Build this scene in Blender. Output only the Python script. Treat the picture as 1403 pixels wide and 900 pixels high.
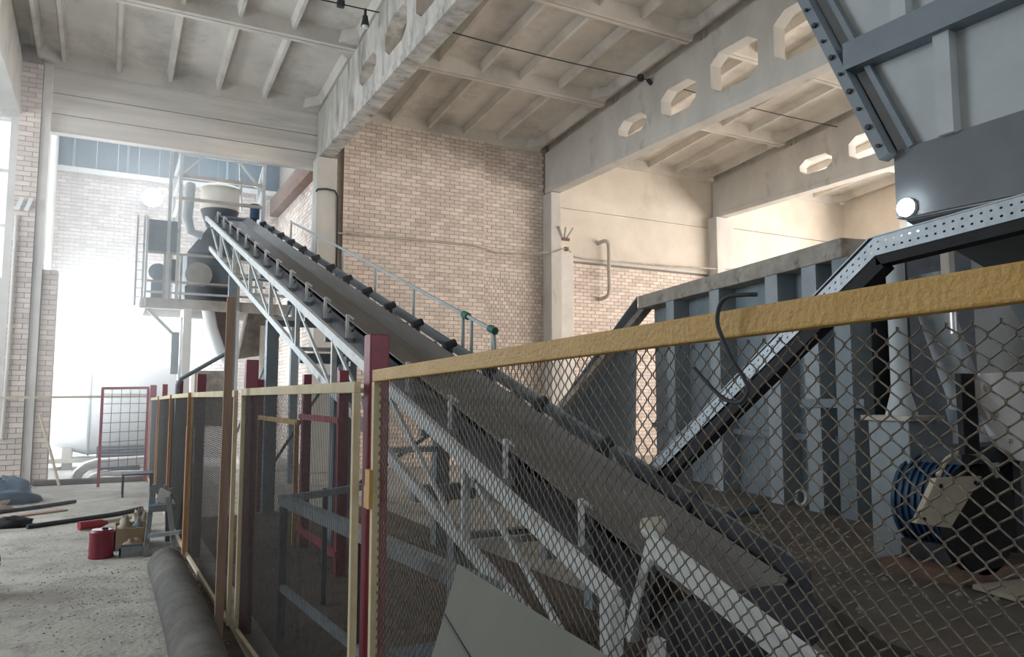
import bpy, math, random
from mathutils import Vector, Matrix
random.seed(7)
for o in list(bpy.data.objects): bpy.data.objects.remove(o)
sc = bpy.context.scene
C = sc.collection
R = math.radians
# ---------------------------------------------------------------- camera
cam_d = bpy.data.cameras.new('camera'); cam = bpy.data.objects.new('camera', cam_d); C.objects.link(cam)
cam.location = (0, 0, 1.7); cam.rotation_euler = (R(95.17), 0, R(-28.2))
cam_d.sensor_width = 36; cam_d.lens = 26.35; cam_d.clip_start = 0.05; cam_d.clip_end = 500
sc.camera = cam
# ---------------------------------------------------------------- world, lights, exposure
w = bpy.data.worlds.new('sky'); sc.world = w; w.use_nodes = True
bg = w.node_tree.nodes['Background']; bg.inputs[0].default_value = (0.80, 0.90, 1.0, 1); bg.inputs[1].default_value = 2.0
vs = sc.view_settings; vs.view_transform = 'Standard'; vs.look = 'None'; vs.gamma = 1; vs.use_curve_mapping = False
vs.exposure = 0.18
sc.cycles.use_denoising = True
sc.cycles.max_bounces = 7; sc.cycles.diffuse_bounces = 5; sc.cycles.sample_clamp_indirect = 6
def area(name, loc, rot, sx, sy, power, col):
    d = bpy.data.lights.new(name, 'AREA'); d.shape = 'RECTANGLE'; d.size = sx; d.size_y = sy; d.energy = power; d.color = col
    o = bpy.data.objects.new(name, d); C.objects.link(o); o.location = loc; o.rotation_euler = rot
    return o
# daylight entering through the window bands of the side walls and the gate of the annex, plus added fill lamps
area('daylight_right', (22.0, 6.0, 5.0), (0, R(90), 0), 4.4, 18.0, 2500, (1.0, 0.875, 0.775))
area('daylight_left', (-7.6, 12.6, 4.6), (0, R(-90), 0), 4.6, 7.0, 800, (0.84, 0.93, 1.0))
area('rear_fill', (3.0, -6.2, 4.6), (R(90), 0, 0), 8.0, 3.4, 70, (0.94, 0.96, 1.0))  # added fill lamp for the camera end of the hall
area('daylight_annex_side', (-1.42, 20.4, 2.5), (0, R(-90), 0), 3.8, 4.0, 330, (0.84, 0.93, 1.0))
area('daylight_gate', (0.4, 23.6, 2.2), (R(-90), 0, 0), 2.6, 4.2, 900, (0.86, 0.94, 1.0))
area('annex_top_fill', (1.4, 20.4, 8.95), (0, 0, 0), 5.0, 4.6, 200, (0.74, 0.87, 1.0))  # added lamp under the closed annex ceiling, brightens the annex and tank

# ---------------------------------------------------------------- helpers
ORG = {}
def org(o): return ORG.get(o.name, Vector((0, 0, 0)))
def tag(o, label=None, cat=None, group=None, kind=None):
    if label: o['label'] = label
    if cat: o['category'] = cat
    if group: o['group'] = group
    if kind: o['kind'] = kind
    return o
def empty(name, loc, label=None, cat=None, group=None, kind=None):
    o = bpy.data.objects.new(name, None); C.objects.link(o); o.location = loc; o.empty_display_size = 0.1
    ORG[o.name] = Vector(loc)
    return tag(o, label, cat, group, kind)
class B:
    def __init__(s): s.v = []; s.f = []; s.sm = []
    def add(s, vs, fs, sm=False):
        n = len(s.v); s.v += [tuple(p) for p in vs]
        s.f += [[i + n for i in f] for f in fs]; s.sm += [sm] * len(fs); return s
    def box(s, x0, x1, y0, y1, z0, z1):
        return s.add([(x0,y0,z0),(x1,y0,z0),(x1,y1,z0),(x0,y1,z0),(x0,y0,z1),(x1,y0,z1),(x1,y1,z1),(x0,y1,z1)],
            [(0,3,2,1),(4,5,6,7),(0,1,5,4),(1,2,6,5),(2,3,7,6),(3,0,4,7)])
    def cbox(s, c, sx, sy, sz): return s.box(c[0]-sx/2,c[0]+sx/2,c[1]-sy/2,c[1]+sy/2,c[2]-sz/2,c[2]+sz/2)
    def bar(s, a, b, wd, ht, up=(0,0,1)):
        a, b = Vector(a), Vector(b); d = (b-a).normalized(); up = Vector(up)
        if abs(d.dot(up)) > .99: up = Vector((1,0,0))
        sd = d.cross(up).normalized(); u = sd.cross(d).normalized()
        P = []
        for q in (a, b):
            for (i, j) in ((-1,-1),(1,-1),(1,1),(-1,1)): P.append(q + sd*i*wd/2 + u*j*ht/2)
        return s.add(P, [(0,1,2,3),(7,6,5,4),(0,4,5,1),(1,5,6,2),(2,6,7,3),(3,7,4,0)])
    def angle(s, a, b, wd, t, up=(0,0,1), flip=1):           # L profile
        a, b = Vector(a), Vector(b); d = (b-a).normalized(); up = Vector(up)
        if abs(d.dot(up)) > .99: up = Vector((1,0,0))
        sd = d.cross(up).normalized()*flip; u = sd.cross(d).normalized()*flip
        pr = [(0,0),(wd,0),(wd,t),(t,t),(t,wd),(0,wd)]
        P = [q + sd*i + u*j for q in (a, b) for (i, j) in pr]
        return s.add(P, [tuple(range(6)), tuple(range(11,5,-1))] + [(i,i+6,(i+1)%6+6,(i+1)%6) for i in range(6)])
    def cyl(s, a, b, r, n=12, r2=None, caps=True):
        a, b = Vector(a), Vector(b); d = (b-a).normalized()
        up = Vector((0,0,1)) if abs(d.z) < .9 else Vector((1,0,0))
        sd = d.cross(up).normalized(); u = sd.cross(d); r2 = r if r2 is None else r2
        P = [a + (sd*math.cos(2*math.pi*i/n)+u*math.sin(2*math.pi*i/n))*r for i in range(n)] + \
            [b + (sd*math.cos(2*math.pi*i/n)+u*math.sin(2*math.pi*i/n))*r2 for i in range(n)]
        s.add(P, [(i,(i+1)%n,(i+1)%n+n,i+n) for i in range(n)], True)
        if caps: s.add(P, [tuple(range(n-1,-1,-1)), tuple(range(n,2*n))])
        return s
    def tube(s, pts, r, n=8, rs=None):
        pts = [Vector(p) for p in pts]; P = []; F = []; ref = None
        for k, p in enumerate(pts):
            d = (pts[min(k+1,len(pts)-1)] - pts[max(k-1,0)]).normalized()
            if ref is None: ref = Vector((0,0,1)) if abs(d.z) < .9 else Vector((1,0,0))
            sd = d.cross(ref)
            if sd.length < 1e-4: sd = d.orthogonal()
            sd.normalize(); ref = sd.cross(d); rr = rs[k] if rs else r
            for i in range(n): P.append(p + (sd*math.cos(2*math.pi*i/n)+ref*math.sin(2*math.pi*i/n))*rr)
        for k in range(len(pts)-1):
            for i in range(n): F.append((k*n+i, k*n+(i+1)%n, (k+1)*n+(i+1)%n, (k+1)*n+i))
        s.add(P, F, True)
        m = len(P); return s.add(P, [tuple(range(n-1,-1,-1)), tuple(range(m-n, m))])
    def ext(s, poly, vec):                                    # polygon in 3D extruded along vec
        v = Vector(vec); n = len(poly); P = [Vector(p) for p in poly]; P += [p + v for p in P]
        return s.add(P, [tuple(range(n-1,-1,-1)), tuple(range(n,2*n))] + [(i,(i+1)%n,(i+1)%n+n,i+n) for i in range(n)])
    def mesh(s, name, mat, off=(0,0,0)):
        m = bpy.data.meshes.new(name)
        ox, oy, oz = off
        m.from_pydata([(x-ox, y-oy, z-oz) for (x,y,z) in s.v], [], s.f)
        m.materials.append(mat)
        m.polygons.foreach_set('use_smooth', s.sm); m.update()
        return m
    def build(s, name, mat, parent=None, **k):
        off = org(parent) if parent else Vector((0,0,0))
        o = bpy.data.objects.new(name, s.mesh(name, mat, off)); C.objects.link(o)
        if parent: o.parent = parent; ORG[o.name] = off
        bv = k.pop('bevel', 0)
        tag(o, **k)
        if bv:
            md = o.modifiers.new('bevel', 'BEVEL'); md.width = bv; md.segments = 2; md.limit_method = 'ANGLE'
        return o
    def solo(s, name, mat, loc, label, cat, group=None, bevel=0):      # a one-mesh thing with its origin at loc
        o = bpy.data.objects.new(name, s.mesh(name, mat, loc)); C.objects.link(o); o.location = loc; ORG[o.name] = Vector(loc)
        if bevel:
            md = o.modifiers.new('bevel', 'BEVEL'); md.width = bevel; md.segments = 2; md.limit_method = 'ANGLE'
        return tag(o, label, cat, group)
def copy_tree(o, parent=None):
    c = o.copy(); C.objects.link(c); c.parent = parent
    for ch in list(o.children): copy_tree(ch, c)
    return c

# ---------------------------------------------------------------- materials
def mat(name, c1, c2=None, rough=.8, metal=0, scale=3, stretch=(1,1,1), bump=0, c3=None, s3=.6, t3=(.55,.75), detail=6, spec=.3, fine=0, rnd=0):
    m = bpy.data.materials.new(name); m.use_nodes = True; nt = m.node_tree; N = nt.nodes; L = nt.links
    bs = N['Principled BSDF']; bs.inputs['Roughness'].default_value = rough; bs.inputs['Metallic'].default_value = metal
    bs.inputs['Specular IOR Level'].default_value = spec
    if c2 is None: c2 = tuple(x*.8 for x in c1)
    tc = N.new('ShaderNodeTexCoord'); mp = N.new('ShaderNodeMapping'); mp.inputs['Scale'].default_value = stretch
    L.new(tc.outputs['Object'], mp.inputs[0])
    nz = N.new('ShaderNodeTexNoise'); nz.inputs['Scale'].default_value = scale; nz.inputs['Detail'].default_value = detail; nz.inputs['Roughness'].default_value = .62
    L.new(mp.outputs[0], nz.inputs['Vector'])
    cr = N.new('ShaderNodeValToRGB'); cr.color_ramp.elements[0].position = .32; cr.color_ramp.elements[1].position = .68
    cr.color_ramp.elements[0].color = (*c2, 1); cr.color_ramp.elements[1].color = (*c1, 1)
    L.new(nz.outputs[0], cr.inputs[0]); col = cr.outputs[0]
    if c3:
        n3 = N.new('ShaderNodeTexNoise'); n3.inputs['Scale'].default_value = s3; n3.inputs['Detail'].default_value = 8; n3.inputs['Roughness'].default_value = .65
        L.new(mp.outputs[0], n3.inputs['Vector'])
        r3 = N.new('ShaderNodeMapRange'); r3.inputs[1].default_value = t3[0]; r3.inputs[2].default_value = t3[1]
        L.new(n3.outputs[0], r3.inputs[0])
        mx = N.new('ShaderNodeMix'); mx.data_type = 'RGBA'; mx.inputs[7].default_value = (*c3, 1)
        L.new(r3.outputs[0], mx.inputs[0]); L.new(col, mx.inputs[6]); col = mx.outputs[2]
    if rnd:
        oi = N.new('ShaderNodeObjectInfo'); at = N.new('ShaderNodeAttribute'); at.attribute_name = 'rnd'
        ad = N.new('ShaderNodeMath'); ad.operation = 'ADD'; L.new(oi.outputs['Random'], ad.inputs[0]); L.new(at.outputs['Fac'], ad.inputs[1])
        fr = N.new('ShaderNodeMath'); fr.operation = 'FRACT'; L.new(ad.outputs[0], fr.inputs[0])
        r4 = N.new('ShaderNodeMapRange'); r4.inputs[3].default_value = 1-rnd; r4.inputs[4].default_value = 1+rnd*.35; L.new(fr.outputs[0], r4.inputs[0])
        mv = N.new('ShaderNodeVectorMath'); mv.operation = 'SCALE'; L.new(col, mv.inputs[0]); L.new(r4.outputs[0], mv.inputs['Scale']); col = mv.outputs[0]
    L.new(col, bs.inputs['Base Color'])
    if bump:
        bp = N.new('ShaderNodeBump'); bp.inputs['Strength'].default_value = bump; bp.inputs['Distance'].default_value = .02
        src = nz
        if fine:
            src = N.new('ShaderNodeTexNoise'); src.inputs['Scale'].default_value = fine; src.inputs['Detail'].default_value = 8; L.new(mp.outputs[0], src.inputs['Vector'])
        L.new(src.outputs[0], bp.inputs['Height']); L.new(bp.outputs[0], bs.inputs['Normal'])
    return m
def emit(name, col, st):
    m = bpy.data.materials.new(name); m.use_nodes = True; N = m.node_tree.nodes; L = m.node_tree.links
    N.remove(N['Principled BSDF']); e = N.new('ShaderNodeEmission'); e.inputs[0].default_value = (*col, 1); e.inputs[1].default_value = st
    L.new(e.outputs[0], N['Material Output'].inputs[0]); return m
M = dict(
 floor=mat('dusty_floor', (.50,.475,.43), (.33,.315,.285), .95, scale=1.1, bump=.9, c3=(.24,.225,.20), s3=3.0, t3=(.50,.72), fine=22),
 slab=mat('slab_concrete', (.70,.67,.61), (.52,.49,.45), .9, scale=.8, bump=.2, c3=(.30,.28,.25), s3=.55, t3=(.56,.8), fine=12),
 beam=mat('beam_concrete', (.62,.60,.56), (.48,.47,.44), .9, scale=1.2, stretch=(1,1,.5), bump=.25, c3=(.25,.24,.22), s3=1.6, t3=(.58,.8), fine=14),
 beam_st=mat('stained_beam_concrete', (.62,.60,.56), (.33,.31,.28), .9, scale=2.2, stretch=(1,1.6,.35), bump=.3, c3=(.17,.15,.13), s3=2.6, t3=(.52,.72), fine=14),
 board=mat('board_marked_concrete', (.74,.70,.65), (.58,.55,.51), .9, scale=1.2, stretch=(.35,1,5), bump=.25, c3=(.36,.34,.31), s3=.9, t3=(.56,.78)),
 panel=mat('wall_panel_concrete', (.72,.66,.58), (.58,.53,.46), .9, scale=.9, bump=.12, c3=(.42,.38,.33), s3=.7, t3=(.60,.85)),
 white=mat('whitewash', (.78,.76,.72), (.62,.60,.56), .9, scale=1.5, bump=.15),
 brick=mat('sandlime_brick', (.82,.72,.65), (.69,.60,.535), .9, scale=2.0, bump=.2, fine=40, c3=(.46,.39,.33), s3=.5, t3=(.57,.85), rnd=.20),
 mortar=mat('mortar', (.36,.31,.27), (.27,.23,.20), .95, scale=6, bump=.3, fine=30),
 steel=mat('blue_grey_paint', (.225,.27,.305), (.165,.205,.235), .55, scale=2.5, c3=(.25,.22,.19), s3=3, t3=(.60,.8), bump=.05),
 hop=mat('hopper_paint', (.47,.515,.535), (.38,.425,.45), .5, scale=2.2, c3=(.36,.36,.34), s3=2.6, t3=(.60,.85), bump=.06),
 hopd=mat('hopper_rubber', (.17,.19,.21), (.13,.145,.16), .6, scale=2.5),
 truss=mat('truss_paint', (.66,.68,.68), (.50,.53,.54), .6, scale=4, c3=(.33,.27,.22), s3=4, t3=(.58,.75)),
 dusty=mat('dusty_steel', (.55,.50,.43), (.38,.35,.31), .85, scale=4, c3=(.25,.22,.2), s3=3, t3=(.55,.75), bump=.1),
 belt=mat('rubber_belt', (.19,.185,.182), (.125,.122,.12), .48, scale=1.6, stretch=(6,.4,1), bump=.05),
 dark=mat('dark_steel', (.055,.06,.07), (.03,.033,.04), .6, scale=5),
 red=mat('maroon_paint', (.23,.023,.045), (.165,.016,.032), .42, scale=4, spec=.5, bump=.03),
 redl=mat('red_paint', (.36,.05,.07), (.25,.035,.045), .5, scale=4),
 ochre=mat('ochre_paint', (.62,.40,.14), (.50,.31,.09), .55, scale=5, bump=.35, fine=90, c3=(.34,.23,.10), s3=9, t3=(.66,.78), spec=.4),
 ochre_glare=mat('glare_pale_ochre', (.66,.58,.40), (.52,.44,.28), .7, scale=6, bump=.2, fine=60),  # ochre made paler in its colour to imitate glare on the rails
 orange=mat('primer_paint', (.52,.29,.17), (.40,.21,.12), .7, scale=5),
 wire=mat('galvanised_wire', (.22,.20,.17), (.11,.10,.088), .5, .4, scale=20),
 wired=mat('weathered_wire', (.11,.105,.10), (.06,.057,.055), .6, .3, scale=20),
 galv=mat('galvanised_sheet', (.40,.44,.47), (.31,.35,.38), .5, .35, scale=14, detail=3),
 black=mat('black_rubber', (.022,.022,.024), (.012,.012,.013), .7, scale=6),
 sheet=mat('grey_painted_sheet', (.22,.23,.205), (.19,.20,.175), .85, spec=.1, scale=3, c3=(.24,.25,.23), s3=14, t3=(.68,.8), bump=.05),
 tank=mat('white_tank_paint', (.82,.83,.83), (.74,.75,.76), .45, scale=1.5),
 alu=mat('aluminium_lagging', (.74,.75,.76), (.58,.59,.60), .35, .7, scale=9, bump=.15),
 wood=mat('weathered_wood', (.36,.25,.19), (.25,.17,.13), .85, scale=3, stretch=(9,9,.6), bump=.25),
 pale=mat('pale_wood', (.66,.58,.45), (.52,.45,.34), .85, scale=4, stretch=(6,6,.6)),
 blue=mat('motor_blue', (.03,.10,.21), (.02,.05,.10), .5, scale=5, c3=(.07,.065,.06), s3=5, t3=(.52,.7)),
 beige=mat('guard_beige', (.52,.47,.38), (.42,.38,.30), .7, scale=6, bump=.1),
 box=mat('light_panel_paint', (.70,.71,.72), (.60,.61,.62), .5, scale=4, c3=(.4,.37,.33), s3=6, t3=(.62,.75)),
 duct=mat('flexible_duct', (.17,.165,.155), (.11,.107,.10), .85, scale=6, bump=.2, c3=(.24,.23,.21), s3=2, t3=(.5,.75)),
 trestle=mat('trestle_paint', (.28,.33,.36), (.18,.21,.235), .7, scale=7, c3=(.20,.16,.13), s3=7, t3=(.58,.7)),
 cloth=mat('blue_tarpaulin', (.13,.19,.25), (.08,.11,.15), .75, scale=4),
 rag=mat('dirty_rag', (.42,.36,.29), (.22,.19,.16), .95, scale=8, bump=.5),
 card=mat('cardboard', (.44,.34,.24), (.32,.25,.18), .9, scale=5),
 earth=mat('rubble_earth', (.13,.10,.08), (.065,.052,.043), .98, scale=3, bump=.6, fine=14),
 plinth=mat('dirty_concrete', (.17,.155,.135), (.10,.09,.08), .95, scale=2, bump=.4, fine=14, c3=(.14,.12,.10), s3=1.3, t3=(.52,.72)),
 glass=mat('dirty_glazing', (.085,.115,.13), (.06,.085,.10), .6, scale=2, spec=.5),
 rust=mat('rusty_steel', (.24,.15,.11), (.15,.10,.08), .9, scale=5, bump=.2),
 stones=mat('grey_crumbs', (.34,.32,.28), (.20,.185,.16), .95, scale=9),
 casing=mat('grey_casing', (.20,.20,.195), (.15,.15,.15), .7, scale=2),
 coping=mat('weathered_coping', (.40,.37,.33), (.26,.24,.21), .95, scale=5, bump=.4, c3=(.16,.14,.12), s3=4, t3=(.55,.7)),
 ribs=mat('rib_paint', (.33,.38,.41), (.26,.30,.33), .55, scale=3, c3=(.24,.20,.17), s3=3, t3=(.6,.8)),
 green=mat('green_paint', (.06,.20,.16), (.05,.15,.12), .6),
 led=emit('led_panel', (.92,.97,1.0), 60),
)
Z = (0,0,0)
# ================================================================= SETTING
B().box(-8.2, 23, -7, 17.2, -.3, 0).box(-8.2, 23, 17.2, 26, -.3, 0).build('floor', M['floor'], kind='structure')
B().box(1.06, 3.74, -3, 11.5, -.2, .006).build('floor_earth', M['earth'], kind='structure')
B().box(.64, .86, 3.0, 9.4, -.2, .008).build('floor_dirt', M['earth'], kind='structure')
# ---- brick laying ------------------------------------------------
BRW, BRH, STEP = .25, .088, .1
def unit_brick(lx, lz, dp):
    m = B().box(-lx/2, lx/2, -dp, .02, -lz/2, lz/2); return m
CAMP = Vector((0,0,1.7))
def brickwork(parent, u0, u1, z0, z1, plane, axis='x', sgn=-1, dp=.018, length=BRW, holes=(), n_ind=300):
    """bricks on the plane y=plane (axis x) facing sgn*y, or on x=plane (axis y) facing sgn*x; the ones largest in view are single parts"""
    L_ = []
    row = 0; z = z0
    while z + BRH < z1 + .005:
        u = u0 - (length/2 + .006 if row % 2 else 0)
        while u < u1 - .03:
            a, b = max(u, u0), min(u + length, u1)
            if b - a > .03:
                c = (a+b)/2; zc = z + BRH/2 + .006
                if not any(h[0] < c < h[1] and h[2] < zc < h[3] for h in holes):
                    L_.append((c, zc, b-a))
            u += length + .012
        z += STEP; row += 1
    def pos(c, zc): return Vector((c, plane, zc)) if axis == 'x' else Vector((plane, c, zc))
    full = [i for i, t in enumerate(L_) if t[2] > length - .004]
    full.sort(key=lambda i: (pos(L_[i][0], L_[i][1]) - CAMP).length + (0 if L_[i][1] > 2.2 else 50))
    single = set(full[:n_ind])
    proto = unit_brick(length, BRH, dp)
    if axis == 'y': proto.v = [((-y*sgn*-1) if False else y*(-sgn), x, z) for (x,y,z) in proto.v]
    elif sgn > 0: proto.v = [(x, -y, z) for (x,y,z) in proto.v]
    me = proto.mesh('brick', M['brick'])
    rest = B(); rv = []
    po = org(parent)
    for i, (c, zc, ln) in enumerate(L_):
        j = random.uniform(-.006, .004)
        if i in single:
            o = bpy.data.objects.new('brick', me); C.objects.link(o); o.parent = parent
            p = pos(c, zc) - po
            if axis == 'x': p.y -= sgn*j
            else: p.x -= sgn*j
            o.location = p
        else:
            if axis == 'x':
                f = plane + sgn*(dp+j); rest.box(c-ln/2, c+ln/2, min(f, plane-sgn*.02), max(f, plane-sgn*.02), zc-BRH/2, zc+BRH/2)
            else:
                f = plane + sgn*(dp+j); rest.box(min(f, plane-sgn*.02), max(f, plane-sgn*.02), c-ln/2, c+ln/2, zc-BRH/2, zc+BRH/2)
            rv += [random.random()]*6
    if rest.f:
        o = rest.build('brickwork', M['brick'], parent, kind='stuff')
        at = o.data.attributes.new('rnd', 'FLOAT', 'FACE'); at.data.foreach_set('value', rv)
# back wall, middle bay: two builds of brick
wb = B().box(4.2, 4.72, 17.36, 17.7, 0, 8.42).box(4.72, 8.45, 17.3, 17.7, 0, 8.42).box(8.45, 10.6, 17.42, 17.7, 0, 8.9).build('wall_back', M['mortar'], kind='structure')
brickwork(wb, 4.72, 8.45, 0.0, 8.42, 17.3, n_ind=200)
brickwork(wb, 8.46, 10.32, 4.9, 8.42, 17.42, n_ind=60)
brickwork(wb, 8.46, 10.32, 0.0, 4.9, 17.42, length=.12, n_ind=40)
# next bay: brick below, concrete panels above
wb2 = B().box(10.61, 16.3, 17.42, 17.7, 0, 5.5).build('wall_back_right', M['mortar'], kind='structure')
brickwork(wb2, 10.95, 16.25, 0.0, 5.42, 17.42, n_ind=280)
B().box(10.6, 16.4, 17.33, 17.7, 5.5, 6.9).build('concrete_panel', M['panel'], wb2)
B().box(10.6, 16.9, 17.36, 17.7, 6.92, 8.9).build('concrete_panel', M['panel'], wb2)
B().box(10.9, 16.4, 17.28, 17.45, 5.44, 5.52).build('ledge', M['beam'], wb2)
B().box(13.75, 14.0, 17.38, 17.5, 4.55, 4.68).build('air_hole', M['black'], wb2)
wb3 = B().box(16.4, 22.5, 17.36, 17.7, 0, 5.6).build('wall_back_far', M['panel'], kind='structure')
B().box(16.9, 22.5, 17.33, 17.7, 5.62, 7.0).build('concrete_panel', M['panel'], wb3)
B().box(16.9, 22.5, 17.33, 17.7, 7.02, 8.42).build('concrete_panel', M['panel'], wb3)
# left end bay back wall (hall goes on to the left) and lintel panels above the annex opening
wl0 = B().box(-8.2, -1.78, 17.4, 17.7, 0, 4.0).box(-8.2, -1.78, 17.4, 17.7, 7.2, 8.8).box(-1.93, -1.78, 17.4, 17.7, 4.0, 7.2).box(-8.2, -6.5, 17.4, 17.7, 4.0, 7.2).build('wall_back_left', M['white'], kind='structure')
gm = bpy.data.materials.new('window_glass'); gm.use_nodes = True
_n = gm.node_tree.nodes; _t = _n.new('ShaderNodeBsdfTransparent'); _m = _n.new('ShaderNodeMixShader'); _m.inputs[0].default_value = .9
_n['Principled BSDF'].inputs['Base Color'].default_value = (.75,.82,.86,1); _n['Principled BSDF'].inputs['Roughness'].default_value = .15
gm.node_tree.links.new(_n['Principled BSDF'].outputs[0], _m.inputs[1]); gm.node_tree.links.new(_t.outputs[0], _m.inputs[2]); gm.node_tree.links.new(_m.outputs[0], _n['Material Output'].inputs[0])
w2 = empty('window_2', (-4.2, 17.5, 4.0), kind='structure')
for z in (5.05, 6.15): B().box(-6.5, -1.93, 17.5, 17.55, z-.03, z+.03).build('glazing_bar', M['white'], w2)
for (xa, xb) in ((-6.5,-5.43),(-5.37,-4.23),(-4.17,-3.03),(-2.97,-1.93)):
    for (za, zb) in ((4.0,5.02),(5.08,6.12),(6.18,7.2)): B().box(xa, xb, 17.52, 17.528, za, zb).build('pane', gm, w2)
for x in (-5.4, -4.2, -3.0): B().box(x-.03, x+.03, 17.5, 17.55, 4.0, 7.2).build('glazing_bar', M['white'], w2)
lin = B().box(-1.75, 4.2, 17.42, 17.66, 7.05, 8.42).build('wall_lintel', M['beam'], kind='structure')
for (a, b) in ((7.03,7.40),(7.42,7.83),(7.85,8.40)):
    B().box(-1.45, 4.2, 17.36 + random.uniform(0,.02), 17.5, a, b).build('lintel_panel', M['board'], lin)
# side and rear walls with window openings out of view
wr = B(); wr.box(22.5, 22.9, -7, 17.7, 0, 2.6).box(22.5, 22.9, -7, 17.7, 7.4, 9.8)
wr.box(22.5, 22.9, 15.2, 17.7, 2.6, 7.4).box(22.5, 22.9, -7, -3.2, 2.6, 7.4); wr.build('wall_right', M['panel'], kind='structure')
wl = B(); wl.box(-8.5, -8.1, -7, 17.7, 0, 2.2).box(-8.5, -8.1, -7, 17.7, 7.0, 9.8).box(-8.5, -8.1, 16.2, 17.7, 2.2, 7).box(-8.5, -8.1, -7, 9.0, 2.2, 7); wl.build('wall_left', M['white'], kind='structure')
wq = B(); wq.box(-8.5, 22.9, -7, -6.6, 0, 2.7).box(-8.5, 22.9, -7, -6.6, 6.5, 9.8).box(-8.5, -1.2, -7, -6.6, 2.7, 6.5).box(7.2, 22.9, -7, -6.6, 2.7, 6.5); wq.build('wall_rear', M['panel'], kind='structure')
# ---- ceiling of ribbed slabs ---------------------------------------
def ztop(y):
    return 8.36 + .09*(17.25 - y) if y >= 5.4 else 8.36 + .09*(17.25 - 10.8 + y)
ceil = empty('ceiling', (0,0,8.36), kind='structure')
SL = 3.08
sb = B()
sb.box(.0, 6.0, -SL, 0, .30, .35)
for (a, b, s) in ((-.01, -.10, 1), (-SL+.01, -SL+.10, -1)):
    lo, hi = min(a, b), max(a, b)
    inn = -.16 if s > 0 else -SL+.16
    sb.ext([(.14, lo if s<0 else hi, 0),(.14, hi if s<0 else lo, 0),(.14, inn, .30),(.14, lo if s<0 else hi, .30)], (5.72,0,0))
for (x, s) in ((.17, 1), (5.83, -1)):
    sb.ext([(x, -.1, .07),(x+s*.07, -.1, .07),(x+s*.12, -.1, .30),(x, -.1, .30)], (0,-SL+.2,0))
    for (yy, t) in ((-.1,-1),(-SL+.1,1)):
        sb.ext([(x, yy, .06),(x+s*.42, yy, .06),(x+s*.06, yy+t*.36, .06)], (0,0,.24))
slab_me = sb.mesh('roof_slab', M['slab'])
rb = B().ext([(-.035,-.12,.12),(.035,-.12,.12),(.075,-.12,.30),(-.075,-.12,.30)], (0,-SL+.24,0))
rib_me = rb.mesh('cross_rib', M['slab'])
ang = math.atan(.09)
for bx in (-7.6, -1.65, 4.35, 10.4, 16.5):
    for r in range(4):
        y = 17.4 - r*3.07
        o = bpy.data.objects.new('roof_slab', slab_me); C.objects.link(o); o.parent = ceil
        o.location = (bx-.05, y, ztop(y) - 8.36); o.rotation_euler = (-ang, 0, 0)
        for k in range(6):
            q = bpy.data.objects.new('cross_rib', rib_me); C.objects.link(q); q.parent = o; q.location = (.62 + k*.985 if k < 5 else 5.5, 0, 0)
            if k == 5: bpy.data.objects.remove(q)
    for r in range(4):
        y = 5.1 - r*3.07
        o = bpy.data.objects.new('roof_slab', slab_me); C.objects.link(o); o.parent = ceil
        o.location = (bx-.05, y + .05, ztop(5.4) - .09*(5.4-y) - 8.36 + .02); o.rotation_euler = (ang, 0, 0)
B().box(-8.5, 22.9, -7, 17.7, 9.95, 10.1).build('roof_deck', M['slab'], ceil)
# ---- roof beams with octagonal openings -----------------------------
def roof_beam(x, label, m, wd=.28):
    e = empty('roof_beam', (x, 17.2, 7.3), label, 'beam')
    b = B(); x0 = x - wd/2
    hs = [(13.42,.52,7.68,8.10,.20),(11.84,.55,7.66,8.27,.22),(10.24,.62,7.64,8.46,.24),(8.62,.62,7.62,8.56,.26),(7.0,.62,7.62,8.66,.26),(5.4,.62,7.62,8.75,.26),(3.8,.62,7.62,8.66,.26),(2.2,.62,7.62,8.56,.26)]
    def pz(pts): b.ext([(x0, y, z) for y, z in pts], (wd,0,0))
    prev = 17.32
    for (c, h, z0, z1, ch) in hs:
        y1, y0 = c+h, c-h
        pz([(prev,7.3),(prev,ztop(prev)-.005),(y1,ztop(y1)-.005),(y1,7.3)])
        ys = [y1, y1-ch, y0+ch, y0]; up = [z1-ch*.7, z1, z1, z1-ch*.7]; lo = [z0+ch*.7, z0, z0, z0+ch*.7]
        for i in range(3):
            pz([(ys[i],7.3),(ys[i],lo[i]),(ys[i+1],lo[i+1]),(ys[i+1],7.3)])
            pz([(ys[i],up[i]),(ys[i],ztop(ys[i])-.005),(ys[i+1],ztop(ys[i+1])-.005),(ys[i+1],up[i+1])])
        prev = y0
    pz([(prev,7.3),(prev,ztop(prev)-.005),(-6.6,ztop(-6.6)-.005),(-6.6,7.3)])
    b.build('web', m, e)
    B().box(x-wd/2-.03, x+wd/2+.03, -6.6, 17.3, 7.22, 7.36).build('bottom_chord', m, e, bevel=.012)
    return e
roof_beam(-1.92, 'concrete roof beam with openings above the brick pier of the white bay', M['beam'])
roof_beam(4.22, 'streaked concrete roof beam with openings carried by the post beside the belt conveyor', M['beam_st'])
roof_beam(10.46, 'grey concrete roof beam with octagonal openings ending where brickwork meets the whitewashed pilaster', M['beam'])
roof_beam(16.55, 'concrete roof beam with octagonal openings between the two concrete-panelled bays', M['beam'])
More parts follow.
